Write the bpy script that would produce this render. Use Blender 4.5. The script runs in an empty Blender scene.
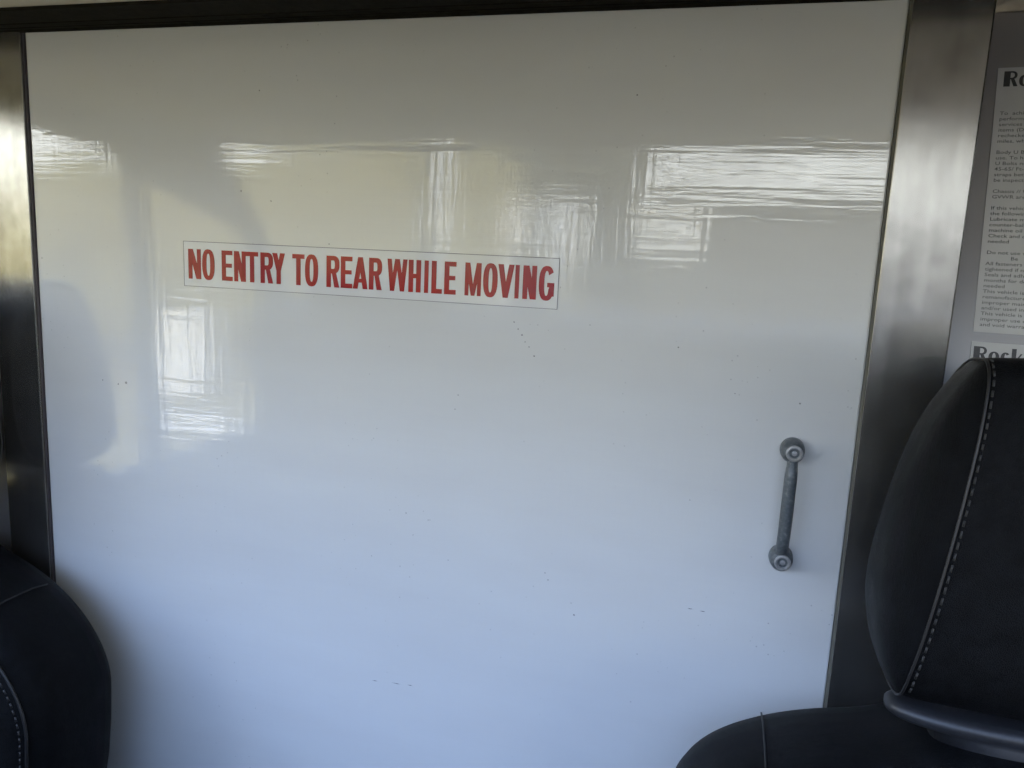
import bpy, bmesh, math, random
from math import sin, cos, pi, radians, tan, atan2, sqrt
from mathutils import Vector, Matrix
from mathutils.bvhtree import BVHTree

S = bpy.context.scene
COL = S.collection
random.seed(7)

# ------------------------------------------------------------------ materials
def mat(name, color=(.5, .5, .5), rough=.5, metal=0., spec=.5, ior=1.5):
    m = bpy.data.materials.new(name); m.use_nodes = True
    b = m.node_tree.nodes['Principled BSDF']
    b.inputs['Base Color'].default_value = (*color, 1)
    b.inputs['Roughness'].default_value = rough
    b.inputs['Metallic'].default_value = metal
    b.inputs['IOR'].default_value = ior
    b.inputs['Specular IOR Level'].default_value = spec
    m['b'] = b.name
    return m

class NT:
    """small node helper bound to one material"""
    def __init__(self, m):
        self.t = m.node_tree; self.b = m.node_tree.nodes['Principled BSDF']
    def n(self, kind, **kw):
        x = self.t.nodes.new(kind)
        for k, v in kw.items():
            if k.startswith('_'): x.inputs[k[1:].replace('_', ' ')].default_value = v
            else: setattr(x, k, v)
        return x
    def l(self, a, b): self.t.links.new(a, b)
    def obj(self, scale=(1, 1, 1)):
        c = self.n('ShaderNodeTexCoord'); mp = self.n('ShaderNodeMapping')
        mp.inputs['Scale'].default_value = scale
        self.l(c.outputs['Object'], mp.inputs['Vector']); return mp.outputs['Vector']
    def noise(self, vec, scale, detail=3, rough=.5):
        x = self.n('ShaderNodeTexNoise', _Scale=scale, _Detail=detail, _Roughness=rough)
        self.l(vec, x.inputs['Vector']); return x.outputs['Fac']
    def math(self, op, a, b=None, clamp=False):
        x = self.n('ShaderNodeMath', operation=op, use_clamp=clamp)
        for i, v in enumerate((a, b)):
            if v is None: continue
            if isinstance(v, (int, float)): x.inputs[i].default_value = v
            else: self.l(v, x.inputs[i])
        return x.outputs[0]
    def ramp(self, fac, stops):
        x = self.n('ShaderNodeValToRGB'); r = x.color_ramp
        while len(r.elements) < len(stops): r.elements.new(.5)
        for e, (p, c) in zip(r.elements, stops):
            e.position = p; e.color = (*c, 1) if len(c) == 3 else c
        self.l(fac, x.inputs['Fac']); return x.outputs['Color']
    def mix(self, fac, a, b, blend='MIX'):
        x = self.n('ShaderNodeMix', data_type='RGBA', blend_type=blend)
        for s, v in ((x.inputs[0], fac), (x.inputs[6], a), (x.inputs[7], b)):
            if isinstance(v, (int, float)): s.default_value = v
            elif isinstance(v, tuple): s.default_value = (*v, 1)
            else: self.l(v, s)
        return x.outputs[2]
    def bump(self, height, dist, strength=1., prev=None):
        x = self.n('ShaderNodeBump', _Distance=dist, _Strength=strength)
        self.l(height, x.inputs['Height'])
        if prev is not None: self.l(prev, x.inputs['Normal'])
        return x.outputs['Normal']
    def base(self, c): self.l(c, self.b.inputs['Base Color'])
    def rough(self, c): self.l(c, self.b.inputs['Roughness'])
    def norm(self, c): self.l(c, self.b.inputs['Normal'])

def noisy(name, c1, c2, scale, rough=.6, bump=0., bscale=None, metal=0., stretch=(1, 1, 1), spec=.5):
    m = mat(name, c1, rough, metal, spec); t = NT(m); v = t.obj(stretch)
    t.base(t.ramp(t.noise(v, scale), [(.3, c1), (.7, c2)]))
    if bump: t.norm(t.bump(t.noise(v, bscale or scale, 4), bump))
    return m

M = {}
# glossy white door skin: faint waviness that breaks reflections into streaks, dirt specks
def door_skin():
    m = mat('door_white', (.62, .63, .62), .022, 0, .5, 1.62); t = NT(m)
    h = t.noise(t.obj((5, 5, 95)), 1., 3)
    v = t.noise(t.obj((110, 110, 7)), 1., 3)
    big = t.noise(t.obj((3, 3, 4)), 1., 1)
    nrm = t.bump(h, .00022); nrm = t.bump(v, .00018, 1, nrm); nrm = t.bump(big, .0006, 1, nrm)
    t.norm(nrm)
    c = t.n('ShaderNodeTexCoord'); g = t.n('ShaderNodeNewGeometry')
    marks = [(-.2556,1.1167,2.2),(-.25,1.1082,2.2),(-.2444,1.101,2.6),(-.24,1.0924,1.8),(-.2345,1.0865,2),(-.2274,1.0755,2.4),
             (-.3271,1.0161,2),(-.3306,.997,1.6),(-.1607,.754,1.6),(-.1558,.738,2.8),(-.3965,.8451,2),(-.3854,.815,1.8),(-.3611,.84,1.5),
             (-.3333,.7868,1.6),(-.9946,1.1637,2.2),(-.6499,1.2694,2.6),(-.6035,1.2573,2.6),(-.5161,1.2035,2.2),(-.364,.8395,1.6),
             (-.021,.913,1.5),(-.1585,1.1195,1.6),(-.1977,.7897,1.8),(-.1932,.7807,2),(-.865,.983,3),(-.851,.9862,4.5),(-.893,.9866,2.5),
             (-.05,1.10,2),(.02,1.05,1.6),(-.62,1.40,2.2),(-.12,1.39,2),(.0935,1.045,2.4)]
    scr = [(-.4383,.587,9),(-.405,.5895,14),(-.384,.591,7),(-.0095,.7722,7),(.006,.7714,7)]
    acc = None
    for x, z, r in marks + scr:
        flat = (x, z, r) in scr
        d = t.n('ShaderNodeVectorMath', operation='SUBTRACT'); t.l(c.outputs['Object'], d.inputs[0]); d.inputs[1].default_value = (x, 0, z)
        s = t.n('ShaderNodeVectorMath', operation='MULTIPLY'); t.l(d.outputs[0], s.inputs[0])
        s.inputs[1].default_value = (1000 / r, 0, 1000 / 1.3) if flat else (1000 / r, 0, 1000 / r)
        L = t.n('ShaderNodeVectorMath', operation='LENGTH'); t.l(s.outputs[0], L.inputs[0])
        acc = L.outputs['Value'] if acc is None else t.math('MINIMUM', acc, L.outputs['Value'])
    wob = t.math('MULTIPLY', t.noise(t.obj(), 700, 2), .9)
    dist = t.math('ADD', acc, wob)
    spots = t.ramp(dist, [(.55, (1, 1, 1)), (1.0, (0, 0, 0))])
    # faint all-over speckle in the lower middle of the door
    vo = t.n('ShaderNodeTexVoronoi', _Scale=75.); t.l(t.obj(), vo.inputs['Vector'])
    sp = t.ramp(vo.outputs['Distance'], [(.055, (1, 1, 1)), (.085, (0, 0, 0))])
    patch = t.ramp(t.noise(t.obj((5, 5, 2)), 1.6, 3), [(.48, (0, 0, 0)), (.62, (.65, .65, .65))])
    fac = t.math('MULTIPLY', sp, patch)
    haze = t.ramp(t.noise(t.obj((2, 2, 7)), 2.2, 4), [(.3, (.605, .610, .603)), (.7, (.630, .640, .633))])
    col = t.mix(fac, haze, (.33, .33, .34)); col = t.mix(spots, col, (.09, .09, .10))
    t.base(col); return m
M['door'] = door_skin()
M['door_edge'] = mat('door_edge_white', (.62, .62, .60), .3)
def alu(name, base, r0, r1):
    m = mat(name, base, .3, .92); t = NT(m)
    st = t.noise(t.obj((70, 70, 4)), 1., 1); bl = t.noise(t.obj((1, 1, 1)), 26, 2, .55)
    k = t.math('ADD', t.math('MULTIPLY', st, .40), t.math('MULTIPLY', bl, .60))
    t.base(t.ramp(k, [(.28, tuple(c * .68 for c in base)), (.72, tuple(min(1, c * 1.1) for c in base))]))
    t.rough(t.math('ADD', t.math('MULTIPLY', k, r1 - r0), r0))
    return m
M['post'] = alu('brushed_aluminium', (.40, .39, .37), .20, .262)
M['rubber'] = noisy('black_rubber', (.006, .005, .004), (.013, .012, .009), 90, .85, .0004, 400, 0., (1, 1, 1), .12)
M['seal'] = mat('dark_seal', (.05, .042, .048), .5)
M['groove'] = mat('olive_grey_seal', (.13, .125, .10), .5)
M['fascia'] = mat('pale_fascia', (.80, .79, .74), .5)
M['panel'] = noisy('grey_bulkhead_panel', (.20, .19, .19), (.23, .22, .22), 6, .28)
M['headliner'] = noisy('pale_headliner', (.60, .55, .46), (.64, .59, .49), 300, .8, .0003, 500)
M['trimgrey'] = noisy('grey_trim_plastic', (.10, .10, .10), (.12, .12, .12), 200, .55, .0002, 900)
M['dash'] = noisy('charcoal_dash_plastic', (.035, .035, .037), (.05, .05, .052), 150, .55, .0003, 700)
M['floor'] = noisy('dark_floor_mat', (.03, .03, .03), (.05, .05, .05), 60, .8, .001, 200)
M['cabpaint'] = noisy('cab_metal_paint', (.42, .42, .42), (.46, .46, .46), 4, .4)
def leather():
    m = mat('black_leather', (.016, .017, .019), .42, 0, .2, 1.28); t = NT(m)
    vo = t.n('ShaderNodeTexVoronoi', feature='DISTANCE_TO_EDGE', _Scale=620.); t.l(t.obj(), vo.inputs['Vector'])
    e = t.ramp(vo.outputs['Distance'], [(.0, (0, 0, 0)), (.22, (1, 1, 1))])
    w = t.noise(t.obj((1, 1, 1)), 22, 3)
    nrm = t.bump(e, .00035, .8); nrm = t.bump(w, .001, .5, nrm); t.norm(nrm)
    t.rough(t.math('ADD', t.math('MULTIPLY', w, .2), .34))
    t.base(t.ramp(t.noise(t.obj(), 60, 4), [(.3, (.0028, .003, .0035)), (.7, (.005, .0055, .0065))])); return m
M['leather'] = leather()
M['thread'] = noisy('grey_thread', (.012, .012, .012), (.022, .022, .021), 900, .7)
M['piping'] = noisy('black_piping', (.008, .008, .009), (.014, .014, .014), 500, .5)
M['collar'] = noisy('grey_plastic_collar', (.012, .013, .016), (.02, .021, .025), 300, .45)
def handle_paint():
    m = mat('grey_hammered_paint', (.16, .175, .185), .40, .15); t = NT(m)
    a = t.noise(t.obj(), 260, 4); 
    t.base(t.ramp(a, [(.35, (.075, .088, .096)), (.6, (.11, .122, .13)), (.78, (.21, .22, .22))]))
    t.norm(t.bump(a, .0006)); return m
M['handle'] = handle_paint()
M['bolt'] = noisy('worn_steel', (.26, .27, .28), (.42, .42, .42), 240, .42, .0003, 500, .6)
M['paper'] = noisy('white_vinyl', (.63, .64, .65), (.66, .67, .68), 30, .06)
M['notice'] = noisy('notice_paper', (.40, .40, .395), (.44, .44, .435), 25, .55)
M['ink'] = noisy('black_ink', (.025, .025, .028), (.04, .04, .042), 200, .5)
M['smallprint'] = noisy('grey_ink', (.07, .07, .072), (.09, .09, .092), 200, .5)
def red_ink():
    m = mat('red_ink', (.42, .012, .03), .16); t = NT(m)
    t.base(t.ramp(t.noise(t.obj((9, 9, 20)), 1., 2), [(.35, (.26, .006, .022)), (.68, (.35, .014, .014))])); return m
M['red'] = red_ink()
M['line'] = mat('grey_line', (.16, .16, .17), .4)
M['white'] = noisy('white_outdoor_paint', (.80, .81, .82), (.86, .86, .86), 3, .5)
M['grass'] = noisy('dry_grass', (.20, .165, .05), (.28, .225, .085), 2.5, .9, .03, 30)
M['leaf'] = noisy('hedge_leaves', (.17, .16, .06), (.27, .24, .11), 5, .8, .05, 14)
M['darkleaf'] = noisy('dark_leaves', (.03, .036, .024), (.06, .066, .04), 9, .8, .03, 30)
M['bark'] = noisy('bark', (.05, .042, .034), (.09, .08, .065), 12, .9, .01, 40)
M['asphalt'] = noisy('gravel_yard', (.125, .10, .062), (.17, .138, .09), 8, .9, .01, 90)
M['shed'] = noisy('dark_shed_cladding', (.035, .037, .042), (.05, .052, .056), 3, .7)
M['shedroof'] = noisy('shed_roof', (.10, .10, .105), (.13, .13, .13), 3, .6)

def glass():
    m = bpy.data.materials.new('window_glass'); m.use_nodes = True; t = m.node_tree; t.nodes.clear()
    o = t.nodes.new('ShaderNodeOutputMaterial'); mx = t.nodes.new('ShaderNodeMixShader')
    tr = t.nodes.new('ShaderNodeBsdfTransparent'); gl = t.nodes.new('ShaderNodeBsdfGlossy')
    tr.inputs['Color'].default_value = (.90, .94, .92, 1); gl.inputs['Roughness'].default_value = .02
    lw = t.nodes.new('ShaderNodeLayerWeight'); lw.inputs['Blend'].default_value = .5
    pw = t.nodes.new('ShaderNodeMath'); pw.operation = 'POWER'; pw.inputs[1].default_value = 5; t.links.new(lw.outputs['Facing'], pw.inputs[0])
    ma = t.nodes.new('ShaderNodeMath'); ma.operation = 'MULTIPLY_ADD'; ma.inputs[1].default_value = .92; ma.inputs[2].default_value = .06
    t.links.new(pw.outputs[0], ma.inputs[0]); t.links.new(ma.outputs[0], mx.inputs[0]); t.links.new(tr.outputs[0], mx.inputs[1]); t.links.new(gl.outputs[0], mx.inputs[2])
    t.links.new(mx.outputs[0], o.inputs['Surface']); return m
M['glass'] = glass()

# ------------------------------------------------------------------ mesh helpers
def obj(name, bm, m, parent=None, smooth=False, bevel=0., seg=2, sub=0, recalc=True):
    if recalc: bmesh.ops.recalc_face_normals(bm, faces=bm.faces[:])
    me = bpy.data.meshes.new(name); bm.to_mesh(me); bm.free()
    if smooth:
        for p in me.polygons: p.use_smooth = True
    me.materials.append(m)
    o = bpy.data.objects.new(name, me); COL.objects.link(o)
    if parent: o.parent = parent
    if bevel:
        md = o.modifiers.new('bevel', 'BEVEL'); md.width = bevel; md.segments = seg; md.limit_method = 'ANGLE'; md.angle_limit = radians(40)
        md.harden_normals = False
    if sub:
        md = o.modifiers.new('sub', 'SUBSURF'); md.levels = sub; md.render_levels = sub
    return o
def empty(name, loc, label=None, cat=None, group=None):
    o = bpy.data.objects.new(name, None); COL.objects.link(o); o.location = loc; o.empty_display_size = .05
    if label: tag(o, label, cat, group)
    return o
def tag(o, label, cat, group=None):
    o['label'] = label; o['category'] = cat
    if group: o['group'] = group
    return o
def struct(o): o['kind'] = 'structure'; return o

def box(bm, x0, x1, y0, y1, z0, z1):
    vs = [bm.verts.new(p) for p in ((x0,y0,z0),(x1,y0,z0),(x1,y1,z0),(x0,y1,z0),(x0,y0,z1),(x1,y0,z1),(x1,y1,z1),(x0,y1,z1))]
    for f in ((0,3,2,1),(4,5,6,7),(0,1,5,4),(1,2,6,5),(2,3,7,6),(3,0,4,7)): bm.faces.new([vs[i] for i in f])
def prism(bm, pts, axis, a, b):
    """pts polygon in the two other axes, extruded from a to b along axis ('x','y','z')"""
    def P(u, v, w): return {'x': (w, u, v), 'y': (u, w, v), 'z': (u, v, w)}[axis]
    A = [bm.verts.new(P(u, v, a)) for u, v in pts]; B = [bm.verts.new(P(u, v, b)) for u, v in pts]
    bm.faces.new(A); bm.faces.new(B[::-1])
    n = len(pts)
    for i in range(n): bm.faces.new((A[i], B[i], B[(i+1) % n], A[(i+1) % n]))
def loft(bm, loops, cap=True, closed=True):
    R = [[bm.verts.new(p) for p in L] for L in loops]; n = len(R[0])
    for a, b in zip(R, R[1:]):
        for i in range(n if closed else n - 1):
            bm.faces.new((a[i], a[(i+1) % n], b[(i+1) % n], b[i]))
    if cap: bm.faces.new(R[0][::-1]); bm.faces.new(R[-1])
def tube(bm, pts, r, n=8, closed=False, taper=None):
    pts = [Vector(p) for p in pts]; N = len(pts); loops = []; up = None
    for i, p in enumerate(pts):
        a = pts[(i-1) % N] if closed or i else p; b = pts[(i+1) % N] if closed or i < N-1 else p
        t = (b - a).normalized()
        if up is None: up = t.orthogonal().normalized()
        up = (up - t * up.dot(t)).normalized(); s = t.cross(up)
        rr = r if taper is None else r * taper[i]
        loops.append([p + (up * cos(2*pi*k/n) + s * sin(2*pi*k/n)) * rr for k in range(n)])
    if closed:
        R = [[bm.verts.new(p) for p in L] for L in loops]
        for j in range(N):
            a, b = R[j], R[(j+1) % N]
            if j == N - 1:
                k0 = min(range(n), key=lambda k: (b[k].co - a[0].co).length)
                b = b[k0:] + b[:k0]
            for i in range(n): bm.faces.new((a[i], a[(i+1) % n], b[(i+1) % n], b[i]))
    else: loft(bm, loops)
def catmull(P, k=6, closed=True):
    P = [Vector(p) for p in P]; n = len(P); out = []
    for i in range(n if closed else n - 1):
        if closed: a, b, c, d = P[i-1], P[i], P[(i+1) % n], P[(i+2) % n]
        else: a, b, c, d = P[max(i-1, 0)], P[i], P[i+1], P[min(i+2, n-1)]
        for j in range(k):
            t = j / k
            out.append(.5 * ((2*b) + (c - a)*t + (2*a - 5*b + 4*c - d)*t*t + (3*b - a - 3*c + d)*t**3))
    if not closed: out.append(P[-1])
    return out
def dome(bm, c, r, h, axis=Vector((0, -1, 0)), n=20, rings=6, power=1.):
    """rounded boss rising from plane at c along axis"""
    axis = axis.normalized(); u = axis.orthogonal().normalized(); v = axis.cross(u); loops = []
    for i in range(rings + 1):
        a = pi / 2 * i / rings * .96
        rr = r * cos(a) ** power; hh = h * sin(a)
        loops.append([Vector(c) + u * cos(2*pi*k/n) * rr + v * sin(2*pi*k/n) * rr + axis * hh for k in range(n)])
    loft(bm, loops)
def lathe(bm, c, axis, prof, n=24):
    axis = axis.normalized(); u = axis.orthogonal().normalized(); v = axis.cross(u)
    loft(bm, [[Vector(c) + u * cos(2*pi*k/n) * r + v * sin(2*pi*k/n) * r + axis * h for k in range(n)] for r, h in prof])
def new(): return bmesh.new()

XL, XR, ZC = -1.50, .68, 1.488          # cab side walls and ceiling
# ------------------------------------------------------------------ cab shell (setting)
bm = new(); box(bm, XL - .04, XR + .04, -1.62, .06, -.06, 0); struct(obj('floor', bm, M['floor']))
bm = new(); box(bm, XL - .04, XR + .04, -1.12, .12, ZC, ZC + .05); struct(obj('ceiling', bm, M['headliner'], bevel=.004))
# rear bulkhead: left of the left post, behind the door, and the panel right of the right post
bm = new()
box(bm, XL, -1.003, .004, .06, 0, ZC)
box(bm, -1.003, .16, .045, .06, 0, ZC)
box(bm, .16, XR, .004, .06, 0, 1.06); box(bm, .16, .24, .004, .06, 1.06, ZC)
struct(obj('wall_rear', bm, M['panel']))
T7, T6 = tan(radians(7)), tan(radians(9))
def rp(x, z, d=0.): return Vector((x, -T7 * (x - .235) + T6 * (z - 1.09) + .010 - d, z))   # points on the leaning right panel
bm = new()
loft(bm, [[rp(.236, 1.06), rp(XR, 1.06), rp(XR, ZC), rp(.236, ZC)], [rp(.236, 1.06) + Vector((0, .05, 0)), rp(XR, 1.06) + Vector((0, .11, 0)), rp(XR, ZC) + Vector((0, .06, 0)), rp(.236, ZC) + Vector((0, .03, 0))]])
struct(obj('wall_rear_panel', bm, M['panel'], bevel=.003))

def side_wall(name, xa, xb):
    bm = new()
    prism(bm, [(0.0, 0), (-1.6, 0), (-1.6, .58), (0.0, .58)], 'x', xa, xb)
    prism(bm, [(0.0, .58), (-.33, .58), (-.33, ZC), (0.0, ZC)], 'x', xa, xb)
    prism(bm, [(-.33, 1.432), (-.80, 1.425), (-.80, ZC), (-.33, ZC)], 'x', xa, xb)
    prism(bm, [(-.80, ZC), (-.80, 1.358), (-1.40, 1.20), (-1.13, ZC)], 'x', xa, xb)
    prism(bm, [(-1.40, 1.20), (-1.49, .58), (-1.60, .58), (-1.56, 1.0), (-1.13, ZC)], 'x', xa, xb)
    prism(bm, [(-.68, 1.428), (-.755, 1.39), (-.755, 1.428)], 'x', xa, xb)     # rounded glass corner
    prism(bm, [(-.715, 1.424), (-.745, 1.41), (-.755, 1.38), (-.755, 1.424)], 'x', xa, xb)
    return struct(obj(name, bm, M['trimgrey'], bevel=.002))
side_wall('wall_left', XL - .035, XL); side_wall('wall_right', XR, XR + .035)
for i, (xa, xb) in enumerate(((XL - .03, XL + .012), (XR - .012, XR + .03))):
    bm = new(); prism(bm, [(-.752, 1.43), (-.800, 1.37), (-.862, .575), (-.797, .575)], 'x', xa, xb)
    struct(obj('trim_%d' % (4 + i), bm, M['trimgrey'], bevel=.003))
def pane(name, quad):
    bm = new(); bm.faces.new([bm.verts.new(p) for p in quad]); return struct(obj(name, bm, M['glass']))
WB, WT = (-1.53, 1.04), (-1.11, 1.490)
def front_pane():
    bm = new(); n = 14; L = []
    for i in range(n + 1):
        u = i / n; x = XL + .03 + u * (XR - XL - .06); bow = -.05 * (1 - (2*u - 1)**2)
        L.append([Vector((x, WB[0] + bow, WB[1])), Vector((x, (WB[0] + WT[0]) / 2 + bow, (WB[1] + WT[1]) / 2)), Vector((x, WT[0] + bow * .6, WT[1]))])
    loft(bm, L, cap=False, closed=False); return struct(obj('window_1', bm, M['glass'], smooth=True))
front_pane()
side_poly = [(-.33, .58), (-1.49, .58), (-1.40, 1.20), (-.80, 1.36), (-.755, 1.428), (-.33, 1.432)]
pane('window_2', [(XL - .018, y, z) for y, z in side_poly]); pane('window_3', [(XR + .018, y, z) for y, z in side_poly])
# front wall under the windscreen, header above it
bm = new(); box(bm, XL - .03, XR + .03, -1.66, -1.58, 0, 1.02); struct(obj('wall_front', bm, M['trimgrey']))
bm = new(); prism(bm, [(-1.04, ZC), (-1.04, 1.485), (-1.09, 1.482), (-1.15, 1.482), (-1.15, ZC)], 'x', XL, XR)
struct(obj('trim_6', bm, M['headliner'], bevel=.004))

# aluminium posts either side of the door and the black header rail
bm = new(); box(bm, -1.083, -1.0068, -.006, .004, 0.0, 1.485); struct(obj('trim_1', bm, M['post'], bevel=.0012))
bm = new(); box(bm, .1605, .2385, -.006, .004, 0.0, 1.485); box(bm, .2355, .2385, -.006, .05, .9, 1.486); struct(obj('trim_2', bm, M['post'], bevel=.0012))
bm = new()
box(bm, XL, XR, -.090, .02, 1.4850, ZC + .004)
for y, r in ((-.004, .0035), (-.016, .0015), (-.034, .0018), (-.0885, .0018)):
    tube(bm, [(XL, y, 1.4855), (XR, y, 1.4855)], r, 10)
struct(obj('trim_3', bm, M['rubber'], bevel=.001))
bm = new(); box(bm, -1.0070, -1.0040, -.002, .02, .0, 1.486)
struct(obj('trim_7', bm, M['seal']))
bm = new(); box(bm, .1585, .1608, -.001, .02, .0, 1.486)
struct(obj('trim_8', bm, M['groove']))

# ------------------------------------------------------------------ the white sliding door with its grab handle
bm = new(); box(bm, -1.0038, .1584, 0, .035, .03, 1.490)
door = struct(obj('door_1', bm, M['door'], bevel=.0025))
door['label'] = 'glossy white sliding door with red lettering between two metal posts'
bm = new()
HX, HT, HB = .0900, .9905, .8585
tube(bm, catmull([(HX+.001, -.010, HT-.004), (HX+.0005, -.019, HT-.010), (HX, -.0245, HT-.022), (HX-.0003, -.026, HT-.045), (HX-.0006, -.026, HB+.050), (HX-.001, -.0245, HB+.024), (HX-.0012, -.019, HB+.010), (HX-.001, -.010, HB+.003)], 5, False), .0072, 14,
     taper=[1.0, 1.0, .98, .95, .90, .86, .84, .84, .86, .90, .94, .97, 1., 1.] + [1.0] * 13 + [.95, .92, .90, .90, .92, .95, .98, 1., 1.])
hand = obj('grab_handle', bm, M['handle'], door, smooth=True)
hand['label'] = 'grey metal grab handle with a bolt at each end'
for z in (HT, HB):
    bm = new()
    lathe(bm, (HX, 0, z), Vector((0, -1, 0)), [(.0132, 0), (.0140, .004), (.0136, .012), (.0125, .0185), (.0108, .0225), (.0085, .0245), (.003, .0250)], 28)
    for v in bm.verts:                      # the cast lugs are slightly taller than wide
        v.co.z = z + (v.co.z - z) * 1.06
    boss = obj('mounting_lug', bm, M['handle'], hand, smooth=True)
    bm = new()
    lathe(bm, (HX + .001, -.0235, z), Vector((0, -1, 0)), [(.0092, 0), (.0096, .0022), (.0088, .0036), (.0066, .0038), (.0058, .0024), (.0054, .0006), (.0034, .0006), (.0028, .0020), (.0004, .0023)], 24)
    obj('bolt', bm, M['bolt'], hand, bevel=.0005)

# ------------------------------------------------------------------ warning sign with drawn lettering
def ring(cx, cz, rx, rz, sx, sz, a0=0., a1=2*pi, n=28, p=2.5):
    """quads of an elliptical band, thickness sx (sides) / sz (top and bottom)"""
    q = []
    def se(a, rx, rz):
        c, s = cos(a), sin(a)
        return (cx + math.copysign(abs(c) ** (2/p), c) * rx, cz + math.copysign(abs(s) ** (2/p), s) * rz)
    for i in range(n):
        a, b = a0 + (a1 - a0) * i / n, a0 + (a1 - a0) * (i + 1) / n
        q.append([se(a, rx, rz), se(b, rx, rz), se(b, rx - sx, rz - sz), se(a, rx - sx, rz - sz)])
    return q
def glyph(ch, w, h, s):
    """list of convex polygons for a heavy condensed capital, w wide, h high, stem s"""
    t = s * .92
    R = lambda x0, x1, z0, z1: [(x0, z0), (x1, z0), (x1, z1), (x0, z1)]
    bowl = lambda: [R(0, s, 0, h), R(s, w*.55, h-t, h), R(s, w*.55, h*.44, h*.44+t)] + ring(w*.55, h*.72, w*.45, h*.28, s, t, -pi/2, pi/2, 14)
    if ch == 'N': return [R(0, s*.95, 0, h), R(w-s*.95, w, 0, h), [(0, h), (s*1.15, h), (w, 0), (w-s*1.15, 0)]]
    if ch == 'O': return ring(w/2, h/2, w/2, h/2+.0006, s*1.05, t)
    if ch == 'E': return [R(0, s, 0, h), R(s, w, 0, t), R(s, w, h-t, h), R(s, w*.93, h*.5-t*.42, h*.5+t*.5)]
    if ch == 'T': return [R(0, w, h-t, h), R(w/2-s/2, w/2+s/2, 0, h-t)]
    if ch == 'R': return bowl() + [[(w*.42, h*.47), (w*.74, h*.47), (w, 0), (w-s*1.1, 0)]]
    if ch == 'Y': return [R(w/2-s/2, w/2+s/2, 0, h*.45), [(0, h), (s*1.12, h), (w/2+s/2, h*.42), (w/2-s/2, h*.42)], [(w, h), (w-s*1.12, h), (w/2-s/2, h*.42), (w/2+s/2, h*.42)]]
    if ch == 'A': return [[(0, 0), (s*1.05, 0), (w/2+s*.5, h), (w/2-s*.5, h)], [(w, 0), (w-s*1.05, 0), (w/2-s*.5, h), (w/2+s*.5, h)], R(w*.24, w*.76, h*.2, h*.2+t*.85)]
    if ch == 'W':
        k = s*.9; return [[(0, h), (k, h), (w*.25+k*.5, 0), (w*.25-k*.5, 0)], [(w*.5-k*.55, h), (w*.5+k*.35, h), (w*.25+k*.5, 0), (w*.25-k*.5, 0)],
                          [(w*.5-k*.35, h), (w*.5+k*.55, h), (w*.75+k*.5, 0), (w*.75-k*.5, 0)], [(w, h), (w-k, h), (w*.75-k*.5, 0), (w*.75+k*.5, 0)]]
    if ch == 'H': return [R(0, s, 0, h), R(w-s, w, 0, h), R(s, w-s, h*.5-t*.45, h*.5+t*.5)]
    if ch == 'I': return [R(0, w, 0, h)]
    if ch == 'L': return [R(0, s, 0, h), R(s, w, 0, t)]
    if ch == 'M':
        k = s*.78; return [R(0, k, 0, h), R(w-k, w, 0, h), [(0, h), (k*1.25, h), (w/2+k*.45, 0), (w/2-k*.45, 0)], [(w, h), (w-k*1.25, h), (w/2-k*.45, 0), (w/2+k*.45, 0)]]
    if ch == 'V': return [[(0, h), (s*1.05, h), (w/2+s*.5, 0), (w/2-s*.5, 0)], [(w, h), (w-s*1.05, h), (w/2-s*.5, 0), (w/2+s*.5, 0)]]
    if ch == 'G': return ring(w/2, h/2, w/2, h/2+.0006, s*1.05, t, .62, 2*pi - .35, 26) + [R(w-s*.98, w, h*.12, h*.52), R(w*.54, w, h*.52-t*.9, h*.52)]
SX0, SX1, SZ0, SZ1 = -.7440, -.2005, 1.1358, 1.1990
bm = new(); box(bm, SX0, SX1, -.0007, -.0002, SZ0, SZ1)
sign = tag(obj('warning_sign', bm, M['paper']), 'long white sticker reading NO ENTRY TO REAR WHILE MOVING on the white door', 'sign')
bm = new()
for q in (((SX0, SX1, SZ0, SZ0+.0007)), ((SX0, SX1, SZ1-.0009, SZ1)), ((SX0, SX0+.0007, SZ0, SZ1)), ((SX1-.0008, SX1, SZ0, SZ1))):
    box(bm, q[0], q[1], -.0009, -.00065, q[2], q[3])
obj('border_line', bm, M['line'], sign)
LET = [('N',-.736,-.7156),('O',-.7134,-.6933),('E',-.6816,-.6643),('N',-.6618,-.6432),('T',-.6430,-.6236),('R',-.6200,-.6005),('Y',-.6015,-.5821),
       ('T',-.5707,-.5523),('O',-.5514,-.5317),('R',-.5191,-.5001),('E',-.4979,-.4810),('A',-.4801,-.4586),('R',-.4568,-.4381),
       ('W',-.4305,-.4023),('H',-.4004,-.3832),('I',-.3784,-.3727),('L',-.3684,-.3538),('E',-.3507,-.3348),
       ('M',-.3228,-.3011),('O',-.2983,-.2793),('V',-.2790,-.2579),('I',-.2565,-.2511),('N',-.2463,-.2287),('G',-.2257,-.2060)]
bm = new()
for ch, a, b in LET:
    z0, h = 1.1465, .0417
    for k, poly in enumerate(glyph(ch, b - a, h, .0066)): prism(bm, [(a + u, z0 + v) for u, v in poly], 'y', -.0011 - .000004 * k, -.0007)
red = obj('lettering', bm, M['red'], sign); red['label'] = 'red capital lettering'

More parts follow.
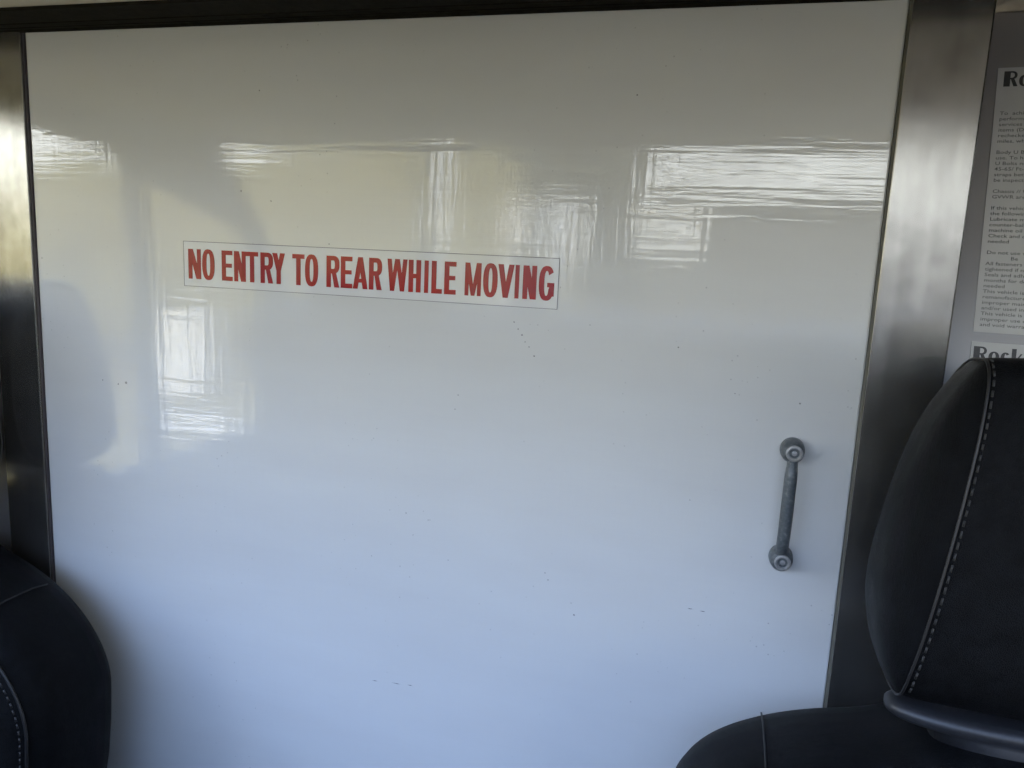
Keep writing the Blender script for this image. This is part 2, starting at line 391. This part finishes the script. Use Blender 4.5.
# ------------------------------------------------------------------ printed notices on the right panel
def text_mesh(s, size, sx=1., bold=0.):
    cu = bpy.data.curves.new('t', 'FONT'); cu.body = s; cu.size = size; cu.offset = bold; cu.resolution_u = 2; cu.fill_mode = 'FRONT'
    o = bpy.data.objects.new('t', cu); COL.objects.link(o)
    me = bpy.data.meshes.new_from_object(o.evaluated_get(bpy.context.evaluated_depsgraph_get()))
    bpy.data.objects.remove(o); bpy.data.curves.remove(cu)
    v = [(p.co.x * sx, p.co.y) for p in me.vertices]; f = [tuple(p.vertices) for p in me.polygons]
    bpy.data.meshes.remove(me); return v, f
def put_text(bm, s, x, z, size, sx=1., bold=0., d=.0012):
    v, f = text_mesh(s, size, sx, bold); vs = [bm.verts.new(rp(x + a, z + b, d)) for a, b in v]
    for q in f:
        try: bm.faces.new([vs[i] for i in q][::-1])
        except ValueError: pass
def heading(bm, s, x, z, h, d=.0012):
    def poly(pts):
        A = [bm.verts.new(rp(u, v, d)) for u, v in pts]; bm.faces.new(A)
    def bowl_ring(cx, cz, rx, rz, sx, sz, a0, a1, n=18):
        for q in ring(cx, cz, rx, rz, sx, sz, a0, a1, n, 2.2): poly(q)
    for ch in s:
        if ch == 'R':
            w = h * .80; t = h * .11
            poly([(x, z), (x+w*.46, z), (x+w*.46, z+h), (x, z+h)])
            poly([(x+w*.46, z+h-t), (x+w*.6, z+h-t), (x+w*.6, z+h), (x+w*.46, z+h)]); poly([(x+w*.46, z+h*.46), (x+w*.6, z+h*.46), (x+w*.6, z+h*.46+t), (x+w*.46, z+h*.46+t)])
            bowl_ring(x+w*.55, z+h*.73, w*.40, h*.27, w*.2, t, -pi/2, pi/2); poly([(x+w*.5, z+h*.46), (x+w*.74, z+h*.5), (x+w*1.02, z), (x+w*.72, z)])
        elif ch == 'o':
            w = h * .62; bowl_ring(x+w/2, z+h*.36, w/2, h*.37, w*.34, h*.10, 0, 2*pi, 26)
        elif ch == 'c':
            w = h * .54; bowl_ring(x+w/2, z+h*.36, w/2, h*.37, w*.40, h*.10, .7, 2*pi - .7, 22)
        elif ch == 'k':
            w = h * .62
            poly([(x, z), (x+w*.42, z), (x+w*.42, z+h), (x, z+h)]); poly([(x+w*.42, z+h*.28), (x+w*.80, z+h*.70), (x+w*.98, z+h*.70), (x+w*.52, z+h*.24)]); poly([(x+w*.48, z+h*.36), (x+w*.68, z+h*.48), (x+w*1.04, z), (x+w*.66, z)])
        x += w + h * .07
def sheet(name, x0, x1, z0, z1, label, group):
    bm = new(); P = [(x0, z0), (x1, z0), (x1, z1), (x0, z1)]
    loft(bm, [[rp(x, z, .0002) for x, z in P], [rp(x, z, .0009) for x, z in P]])
    return tag(obj(name, bm, M['notice']), label, 'notice', group)
PX0, PX1, PZ0, PZ1 = .2655, .4755, 1.1400, 1.4265
n1 = sheet('printed_notice', PX0, PX1, PZ0, PZ1, 'tall printed notice with small dark paragraphs above the headrest, right of the metal post', 'printed notices on the right panel')
bm = new(); heading(bm, 'Rock', PX0 + .0060, 1.4060, .0165); obj('heading', bm, M['ink'], n1)
LINES = ['To  achieve', 'performance', 'services for', 'items (DC', 'rechecked at', 'miles, while', '', 'Body U Bolts', 'use. To hold', 'U Bolts need', '45-65/ Ft-lbs', 'straps between', 'be inspected', '',
         'Chassis // U', 'GVWR are', '', 'If this vehicle', 'the following', 'Lubricate mo', 'counter-balance', 'machine oil', 'Check and clean', 'needed', '', 'Do not use wet', '            Be', 'All fasteners', 'tightened if not', 'Seals and adhesive', 'months for deter',
         'needed', 'This vehicle is', 'remanufactured', 'improper maint', 'and/or used in', 'This vehicle is bu', 'improper use or', 'and void warranty']
bm = new(); top, pitch = 1.3755, .00602
for i, s in enumerate(LINES):
    if s: put_text(bm, s, PX0 + .0052, top - i * pitch, .0053, 1.30, .00002)
obj('printed_text', bm, M['smallprint'], n1)
n2 = sheet('printed_notice', .2650, .4750, 1.06, 1.1295, 'printed notice mostly hidden behind the black headrest, only its bold heading showing', 'printed notices on the right panel')
bm = new(); heading(bm, 'Rock', .2675, 1.1080, .0165); obj('heading', bm, M['ink'], n2)

# ------------------------------------------------------------------ seats
def backrest_outline(hw, zs, zt, p, n=18):
    pts = []
    for i in range(n + 1):
        t = pi / 2 * i / n; pts.append((-hw * cos(t) ** (2/p), zs + zt * sin(t) ** (2/p)))
    pts = [(x, z + .020 * max(0, min(1, (.125 + x) / .06)) ** 2 * (3 - 2 * max(0, min(1, (.125 + x) / .06)))) for x, z in pts]
    pts += [(-x, z) for x, z in pts[-2::-1]]
    pts = [(-hw + .035, .30), (-hw + .008, .34), (-hw, .42)] + pts + [(hw, .42), (hw - .008, .34), (hw - .035, .30)]
    return pts
HEAD = [(-.198,1.139),(-.165,1.130),(-.128,1.088),(-.108,1.010),(-.102,.925),(-.113,.866),(-.150,.836),(-.195,.828),(-.232,.838),(-.252,.868),(-.258,.925),(-.254,1.0),(-.243,1.07),(-.228,1.118),(-.214,1.136)]
HEAD = [(y + (  .034 * max(0, (y + .235) / .13)), z - .010) for y, z in HEAD]
def stitches(bm, path, r, gap, dash, off=None):
    """short raised dashes along a dense path"""
    acc = 0; seg = []; on = True; last = None
    for p in path:
        if last is not None: acc += (p - last).length
        seg.append(p); last = p
        if acc >= (dash if on else gap):
            if on and len(seg) > 1: tube(bm, [seg[0], (seg[0] + seg[-1]) / 2 , seg[-1]], r, 6)
            seg = [p]; acc = 0; on = not on
def dense(path, step=.0012):
    out = []
    for a, b in zip(path, path[1:]):
        k = max(1, int((b - a).length / step))
        out += [a.lerp(b, i / k) for i in range(k)]
    return out + [path[-1]]
def make_seat(loc, label, head_dx=0., shape=(.309, .622, .140, 2.05)):
    root = empty('vehicle_seat', loc, label, 'seat', 'black leather seats in front of the bulkhead')
    ol = backrest_outline(*shape); cz = .58
    def inset(d): return [(x * (1 - d / .306), cz + (z - cz) * (1 - d / .27)) for x, z in ol]
    layers = [(-.085, .12), (-.086, .06), (-.094, .028), (-.115, .007), (-.15, 0), (-.195, 0), (-.222, .004), (-.243, .015), (-.259, .036), (-.267, .065), (-.271, .11), (-.272, .18)]
    def lean(z): return 0. if z > .46 else (z - .46) * .25
    bm = new(); loft(bm, [[Vector((x, y + lean(z), z)) for x, z in inset(d)] for y, d in layers])
    bmesh.ops.recalc_face_normals(bm, faces=bm.faces[:]); bvh = BVHTree.FromBMesh(bm)
    back = obj('backrest', bm, M['leather'], root, smooth=True, sub=1)
    # piping that runs round the side bolsters, and the two seams that part bolster and centre panel
    pip = [Vector((x, -.2505 + lean(z), z)) for x, z in inset(.0215)]
    bm = new(); tube(bm, pip[2:-2], .0021, 6)
    st = dense([Vector((p.x, p.y - .010, p.z)) + Vector((p.x * .0, 0, 0)) for p in pip[2:-2]])
    stitches(bm, st, .0011, .0035, .0055)
    obj('bolster_piping', bm, M['piping'], back, smooth=True)
    for sx in (-1, 1):
        path = []
        for i in range(40):
            a = radians(15) + (pi - radians(15) - .05) * i / 39       # from behind the top over to the front
            d = Vector((0, -cos(a + pi) * -1, 0))
            org = Vector((sx * .216, -.17 + .5 * -sin(a - pi/2) * -1 * -1, .70 + .5 * cos(a - pi/2) * 1)) if False else None
        for i in range(46):
            th = radians(60) - radians(60 + 88) * -1 * 0 + radians(150) * i / 45   # angle in the y-z plane
            o_ = Vector((sx * .216, -.17 + .6 * cos(th), .62 + .6 * sin(th)))
            h = bvh.ray_cast(o_, Vector((0, -cos(th), -sin(th))))
            if h[0] is not None: path.append(h[0])
        for z in (.58, .54, .50, .46):
            h = bvh.ray_cast(Vector((sx * .216, -.6, z)), Vector((0, 1, 0)))
            if h[0] is not None: path.append(h[0])
        path = [p for p in path]
        bm = new(); tube(bm, path, .0011, 6); obj('panel_seam', bm, M['piping'], back, smooth=True)
    # headrest: leaf-shaped in side view, domed side panels
    prof = catmull([(0, y, z) for y, z in HEAD], 4)
    cy, czh = -.185, .975
    def hl(x, k, off=0.): return [Vector((x + off, cy + (p.y - cy) * k, czh + (p.z - czh) * k)) for p in prof]
    def hwz(z): return .113 - .020 * max(0, (z - .84) / .29) - .020 * max(0, (z - .86) / .28)         # a little narrower at the top
    def hloop(f, k, out=0.):
        L = []
        for p in prof:
            y, z = cy + (p.y - cy) * k, czh + (p.z - czh) * k
            L.append(Vector((f * (hwz(z)) + math.copysign(out, f), y, z)))
        return L
    ks = [(-1, .12, .033), (-1, .45, .030), (-1, .75, .021), (-1, .92, .009), (-1, 1., 0), (-.93, 1.012, 0), (-.6, 1.022, 0), (-.2, 1.028, 0), (.2, 1.028, 0), (.6, 1.022, 0), (.93, 1.012, 0), (1, 1., 0), (1, .92, .009), (1, .75, .021), (1, .45, .030), (1, .12, .033)]
    bm = new(); loft(bm, [hloop(f, k, o) for f, k, o in ks])
    head = obj('headrest', bm, M['leather'], root, smooth=True, sub=1); head.location.x = head_dx
    for f in (-1, 1):
        bm = new(); tube(bm, hloop(f, 1.002, .0002), .0013, 6, closed=True); obj('piping', bm, M['piping'], head, smooth=True)
        q = hloop(f * .962, 1.014); front = [p for p in q if p.y < -.2]
        front = sorted(front, key=lambda p: -p.z)
        front = [p for p in front if p.z > .835]
        bm = new(); stitches(bm, dense(front), .0010, .0030, .0050); obj('stitching', bm, M['thread'], head, smooth=True)
    # plastic collar under the headrest and its two steel rods
    bm = new(); n = 40
    def el(rx, ry, z, y0=-.188): return [Vector((rx * math.copysign(abs(cos(2*pi*k/n)) ** .8, cos(2*pi*k/n)), y0 + ry * math.copysign(abs(sin(2*pi*k/n)) ** .8, sin(2*pi*k/n)), z)) for k in range(n)]
    loft(bm, [el(.070, .030, .735), el(.075, .032, .786), el(.108, .030, .789), el(.114, .035, .793), el(.114, .035, .799), el(.109, .031, .804), el(.098, .024, .805)])
    obj('headrest_collar', bm, M['collar'], root, smooth=True)
    for x in (-.06, .06):
        bm = new(); tube(bm, [(x, -.18, .76), (x, -.18, .87)], .006, 12); obj('headrest_rod', bm, M['bolt'], root, smooth=True)
    # cushion and pedestal
    bm = new()
    co = lambda d, z: [Vector(((.28 - d) * math.copysign(abs(cos(2*pi*k/40)) ** .4, cos(2*pi*k/40)), -.42 + (.25 - d) * math.copysign(abs(sin(2*pi*k/40)) ** .4, sin(2*pi*k/40)), z)) for k in range(40)]
    loft(bm, [co(.05, .205), co(.01, .22), co(0, .26), co(.006, .31), co(.03, .338), co(.08, .347), co(.15, .345)])
    obj('seat_cushion', bm, M['leather'], root, smooth=True)
    bm = new(); box(bm, -.2, .2, -.60, -.24, 0, .21); obj('seat_base', bm, M['dash'], root, bevel=.015)
    bm = new(); box(bm, -.24, .24, -.24, -.10, .16, .36); obj('seat_hinge', bm, M['dash'], root, bevel=.02)
    return root
make_seat((.293, 0, 0), 'black leather seat at right with stitched headrest, in front of the metal post and notices')
make_seat((-1.150, .046, -.012), 'black leather seat at left, only its rounded shoulder showing beside the door', -.026, (.325, .545, .215, 1.95))

# ------------------------------------------------------------------ dashboard and steering wheel (mirrored in the door)
dash = empty('dashboard', (-.41, -1.35, 0), 'charcoal dashboard under the windscreen, mirrored in the glossy door', 'dashboard')
bm = new()
prism(bm, [(-.24, 1.035), (.08, 1.02), (.15, .98), (.165, .86), (.12, .62), (.10, .38), (-.24, .38)], 'x', -1.06, 1.06)
obj('dash_body', bm, M['dash'], dash, bevel=.02, seg=3)
bm = new()
prism(bm, [(-.14, 1.02), (.10, 1.02), (.155, 1.06), (.13, 1.105), (.02, 1.115), (-.14, 1.05)], 'x', -.86, -.46)
obj('instrument_hood', bm, M['dash'], dash, bevel=.018, seg=3)
bm = new(); box(bm, .34, .84, .140, .172, .66, .84); obj('glove_box', bm, M['trimgrey'], dash, bevel=.008)
for x in (-.95, -.30, .20, .93):
    bm = new(); box(bm, x - .055, x + .055, .145, .175, .89, .955)
    for k in range(5): box(bm, x - .05, x + .05, .172, .180, .897 + k * .012, .902 + k * .012)
    obj('air_vent', bm, M['rubber'], dash)
sw = empty('steering_wheel', (-1.07, -1.03, .92), 'dark steering wheel in front of the driver seat, mirrored in the door', 'steering wheel')
ax = Vector((0, .50, .87)).normalized(); u = Vector((1, 0, 0)); v = ax.cross(u)
bm = new(); tube(bm, [u * cos(2*pi*k/48) * .20 + v * sin(2*pi*k/48) * .20 for k in range(48)], .014, 10, True); obj('wheel_rim', bm, M['rubber'], sw, smooth=True)
bm = new(); lathe(bm, -ax * .05, ax, [(.05, 0), (.065, .01), (.065, .04), (.05, .055), (.01, .06)], 28); obj('wheel_hub', bm, M['dash'], sw, smooth=True)
for a in (radians(15), radians(165), radians(270)):
    d = u * cos(a) + v * sin(a)
    bm = new(); tube(bm, [d * .05 - ax * .02, d * .13 - ax * .012, d * .195], .012, 8); obj('wheel_spoke', bm, M['dash'], sw, smooth=True)
bm = new(); tube(bm, [-ax * .05, -ax * .22 + Vector((0, -.03, 0))], .035, 14); obj('steering_column', bm, M['dash'], sw, smooth=True)

# ------------------------------------------------------------------ outside: yard, lawn, hedge, plus added dark foliage and building (seen mirrored in the door)
GZ = -.90
bm = new(); box(bm, -2.9, 60, -60, 40, GZ - .1, GZ); struct(obj('ground', bm, M['asphalt']))
bm = new(); box(bm, -60, -2.9, -60, 40, GZ - .1, GZ + .02); struct(obj('ground_lawn', bm, M['grass']))
def hedge(name, pts, w, h, label, group=None, seed=1):
    rnd = random.Random(seed); bm = new(); n = 14; loops = []
    P = catmull([(x, y, 0) for x, y in pts], 10, False)
    for i, p in enumerate(P):
        a, b = P[max(i-1, 0)], P[min(i+1, len(P)-1)]; t = (b - a).normalized(); s = Vector((-t.y, t.x, 0))
        hh = h[0] + (h[1] - h[0]) * i / (len(P) - 1); L = []
        for k in range(n):
            an = pi * k / (n - 1); r = .86 + .26 * rnd.random()
            L.append(p + s * (w * cos(an) * r) + Vector((0, 0, GZ + .0 + max(0, sin(an)) ** .55 * hh * (.93 + .1 * rnd.random()))))
        loops.append(L)
    loft(bm, loops, closed=True); o = obj(name, bm, M['leaf'], smooth=True, sub=2)
    tx = bpy.data.textures.new(name + 'tex', 'CLOUDS'); tx.noise_scale = .35
    md = o.modifiers.new('d', 'DISPLACE'); md.texture = tx; md.strength = .25; md.texture_coords = 'LOCAL'
    return tag(o, label, 'hedge', group)
hedge('hedge', [(-13.5, -5.2), (-10.9, -8.2), (-9.2, -10.6), (-6.95, -11.75), (-5.22, -12.2)], .9, (2.7, 4.35), 'sunlit yellow-green hedge curving across the lawn, mirrored in the upper left of the door')
hedge('hedge', [(-4.76, -12.3), (-4.0, -12.35), (-3.3, -12.3)], .8, (4.35, 4.3), 'short hedge between a bright gap and the dark tree, mirrored above the sign')
def added_tree():  # added crown that blocks the mirrored sky where a person would
    r = empty('tree', (-1.95, -9.0, GZ), 'dark leafy tree between the hedge and the shed, mirrored right of the hedge', 'tree')
    rnd = random.Random(4); bm = new()
    for i in range(90):
        a = rnd.random() * 2 * pi; zz = rnd.random(); q = sqrt(rnd.random()) * (.95 - .25 * abs(zz - .4))
        c = Vector((q * .82 * cos(a), q * sin(a) * .55, 2.95 + zz * 1.6)); rr = .20 + .12 * rnd.random()
        loops = []
        for j in range(1, 6):
            b = pi * j / 6; loops.append([c + Vector((rr * sin(b) * cos(2*pi*k/9), rr * sin(b) * sin(2*pi*k/9), -rr * cos(b) * .8)) * (.85 + .3 * rnd.random()) for k in range(9)])
        loft(bm, loops)
    obj('foliage', bm, M['darkleaf'], r, smooth=True)
    bm = new(); tube(bm, [(0, 0, 0), (.03, 0, 1.2), (0, .03, 2.4), (.02, 0, 3.4)], .06, 9, taper=[1.2, 1, .9, .7]); obj('trunk', bm, M['bark'], r, smooth=True)
added_tree()
def standin_shed():  # added building: its dark front stands in for the person behind the camera
    r = empty('shed', (1.4, -12.6, GZ), 'dark shed with a square opening, mirrored in the upper right of the door', 'shed')
    def wall(bm, y0, y1, ox0, ox1, oz0, oz1):
        box(bm, -3.6, ox0, y0, y1, 0, 3.05); box(bm, ox1, 3.6, y0, y1, 0, 3.05); box(bm, ox0, ox1, y0, y1, 0, oz0); box(bm, ox0, ox1, y0, y1, oz1, 3.05)
    bm = new(); wall(bm, 1.40, 1.55, -2.84, -1.86, 2.22, 2.82); wall(bm, -1.55, -1.40, -3.3, -2.0, 2.28, 3.0)
    box(bm, -3.6, -3.45, -1.4, 1.4, 0, 3.05); box(bm, 3.45, 3.6, -1.4, 1.4, 0, 3.05)
    obj('shed_wall', bm, M['shed'], r)
    bm = new(); prism(bm, [(-1.8, 3.05), (1.8, 3.02), (1.8, 3.10), (-1.8, 3.16)], 'x', -3.75, 3.75); obj('shed_roof', bm, M['shedroof'], r)
    bm = new()
    for x in (-2.84, -1.91): box(bm, x, x + .05, 1.53, 1.58, 2.22, 2.82)
    for z in (2.22, 2.77): box(bm, -2.84, -1.86, 1.53, 1.58, z, z + .05)
    obj('opening_frame', bm, M['white'], r)
standin_shed()
fr = empty('rail_fence', (-2.95, -10.9, GZ), 'short white rail fence beside the hedge, mirrored above the end of the red lettering', 'fence')
for x in (-.42, .42):
    bm = new(); box(bm, x - .05, x + .05, -.05, .05, 0, 2.95); obj('fence_post', bm, M['white'], fr)
for k in range(4):
    bm = new(); box(bm, -.42, .42, .03, .07, 2.32 + k * .15, 2.39 + k * .15); obj('fence_rail', bm, M['white'], fr)
cab = empty('utility_cabinet', (-7.25, -8.35, GZ), 'white utility cabinet on the lawn, mirrored at the left of the door below the sign', 'cabinet')
bm = new(); box(bm, -.38, .32, -.25, .25, .0, 1.06); obj('cabinet_body', bm, M['white'], cab, bevel=.02)
bm = new(); box(bm, -.42, .36, -.29, .29, 1.06, 1.11); obj('cabinet_lid', bm, M['white'], cab, bevel=.01)
def stop(x, y, rz, L, label):
    bm = new(); prism(bm, [(-.12, 0), (.12, 0), (.08, .11), (-.08, .11)], 'x', -L/2, L/2)
    o = tag(obj('wheel_stop', bm, M['white'], bevel=.01), label, 'wheel stop', 'white concrete wheel stops'); o.location = (x, y, GZ + .02); o.rotation_euler = (0, 0, rz)
stop(-5.6, -6.3, radians(-12), .75, 'white wheel stop on the lawn nearest the utility cabinet')
stop(-4.3, -6.1, radians(4), 1.1, 'white wheel stop on the lawn, left of the asphalt yard')

# ------------------------------------------------------------------ daylight
w = bpy.data.worlds.new('sky'); S.world = w; w.use_nodes = True; nt = w.node_tree; nt.nodes.clear()
o = nt.nodes.new('ShaderNodeOutputWorld'); bg = nt.nodes.new('ShaderNodeBackground'); bg.inputs['Strength'].default_value = 5.0
tc = nt.nodes.new('ShaderNodeTexCoord'); sp = nt.nodes.new('ShaderNodeSeparateXYZ'); rp_ = nt.nodes.new('ShaderNodeValToRGB')
els = [(0., (.35, .33, .28)), (.49, (.6, .6, .58)), (.505, (3.1, 3.05, 3.0)), (.56, (2.9, 2.9, 2.95)), (.62, (.95, 1.12, 1.50)), (.70, (1.05, 1.40, 2.35)), (.80, (1.1, 1.55, 2.75)), (1., (.7, 1.05, 2.1))]
r = rp_.color_ramp
while len(r.elements) < len(els): r.elements.new(.5)
for e, (p, c) in zip(r.elements, els): e.position = p; e.color = (*c, 1)
ma = nt.nodes.new('ShaderNodeMath'); ma.operation = 'MULTIPLY_ADD'; ma.inputs[1].default_value = .5; ma.inputs[2].default_value = .5
nt.links.new(tc.outputs['Generated'], sp.inputs[0]); nt.links.new(sp.outputs['Z'], ma.inputs[0]); nt.links.new(ma.outputs[0], rp_.inputs[0])
az = nt.nodes.new('ShaderNodeMapRange'); az.inputs['From Min'].default_value = -1; az.inputs['From Max'].default_value = 1; az.inputs['To Min'].default_value = 2.3; az.inputs['To Max'].default_value = .2  # sky brightened left, dimmed right, standing in for a person blocking the windscreen
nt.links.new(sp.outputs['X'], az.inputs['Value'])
# low cloud streaks near the horizon, added to break up the mirrored sky band
cm = nt.nodes.new('ShaderNodeMapping'); cm.inputs['Scale'].default_value = (5, 5, 90); nt.links.new(tc.outputs['Generated'], cm.inputs['Vector'])
cn = nt.nodes.new('ShaderNodeTexNoise'); cn.inputs['Scale'].default_value = 1.; cn.inputs['Detail'].default_value = 3; nt.links.new(cm.outputs[0], cn.inputs['Vector'])
cr = nt.nodes.new('ShaderNodeMapRange'); cr.inputs['From Min'].default_value = .40; cr.inputs['From Max'].default_value = .62; cr.inputs['To Min'].default_value = .30; cr.inputs['To Max'].default_value = 1.35
nt.links.new(cn.outputs['Fac'], cr.inputs['Value'])
cf = nt.nodes.new('ShaderNodeMapRange'); cf.inputs['From Min'].default_value = .13; cf.inputs['From Max'].default_value = .20; cf.inputs['To Min'].default_value = 1; cf.inputs['To Max'].default_value = 0
nt.links.new(sp.outputs['Z'], cf.inputs['Value'])
cx = nt.nodes.new('ShaderNodeMix'); cx.data_type = 'FLOAT'; cx.inputs[2].default_value = 1.; nt.links.new(cf.outputs[0], cx.inputs[0]); nt.links.new(cr.outputs[0], cx.inputs[3])
cv = nt.nodes.new('ShaderNodeVectorMath'); cv.operation = 'SCALE'; nt.links.new(rp_.outputs[0], cv.inputs[0]); nt.links.new(cx.outputs[0], cv.inputs['Scale'])
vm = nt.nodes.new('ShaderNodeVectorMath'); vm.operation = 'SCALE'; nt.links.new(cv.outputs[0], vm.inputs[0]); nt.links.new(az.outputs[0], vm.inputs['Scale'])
# the left-right brightness of the sky fades out in the bright haze at the horizon
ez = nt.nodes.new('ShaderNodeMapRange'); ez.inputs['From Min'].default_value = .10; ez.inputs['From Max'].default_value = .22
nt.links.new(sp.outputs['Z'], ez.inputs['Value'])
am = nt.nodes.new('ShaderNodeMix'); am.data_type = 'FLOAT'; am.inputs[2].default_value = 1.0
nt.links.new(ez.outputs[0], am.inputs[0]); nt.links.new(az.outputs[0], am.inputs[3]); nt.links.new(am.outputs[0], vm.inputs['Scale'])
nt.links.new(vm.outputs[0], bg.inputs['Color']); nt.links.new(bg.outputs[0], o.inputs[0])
sl = bpy.data.lights.new('sun', 'SUN'); sl.energy = 42; sl.angle = radians(1.5); sl.color = (1, .85, .62)
so = bpy.data.objects.new('sun', sl); COL.objects.link(so); so.location = (1, 6, 8)
so.rotation_euler = Vector((-.10, -.75, -.65)).to_track_quat('-Z', 'Y').to_euler()
def portal(name, loc, rot, sx, sy):
    l = bpy.data.lights.new(name, 'AREA'); l.shape = 'RECTANGLE'; l.size = sx; l.size_y = sy; l.cycles.is_portal = True
    ob = bpy.data.objects.new(name, l); COL.objects.link(ob); ob.location = loc; ob.rotation_euler = rot
an = atan2(WT[0] - WB[0], WT[1] - WB[1])
portal('windscreen_portal', (-.41, -1.37, 1.27), (pi/2 + an, 0, pi), 2.14, .64)
portal('left_window_portal', (XL - .04, -.92, 1.0), (0, -pi/2, 0), .90, 1.2)
portal('right_window_portal', (XR + .04, -.92, 1.0), (0, pi/2, 0), .90, 1.2)

# ------------------------------------------------------------------ camera
cd = bpy.data.cameras.new('camera'); cam = bpy.data.objects.new('camera', cd); COL.objects.link(cam)
R3 = Matrix(((.9622, -.0875, .2578), (.2684, .1470, -.9520), (.0454, .9853, .1649)))
cam.matrix_world = Matrix.Translation((0, -.94, 1.2)) @ R3.to_4x4()
cd.sensor_fit = 'HORIZONTAL'; cd.sensor_width = 36; cd.lens = 770.0 / 1024 * 36; cd.clip_start = .02; cd.clip_end = 300
S.camera = cam
S.view_settings.view_transform = 'Standard'; S.view_settings.look = 'None'; S.view_settings.gamma = 1; S.view_settings.exposure = -.84
S.view_settings.use_curve_mapping = False
S.cycles.use_denoising = True; S.cycles.sample_clamp_indirect = 8
S.cycles.max_bounces = 10; S.cycles.transparent_max_bounces = 12; S.cycles.blur_glossy = .3
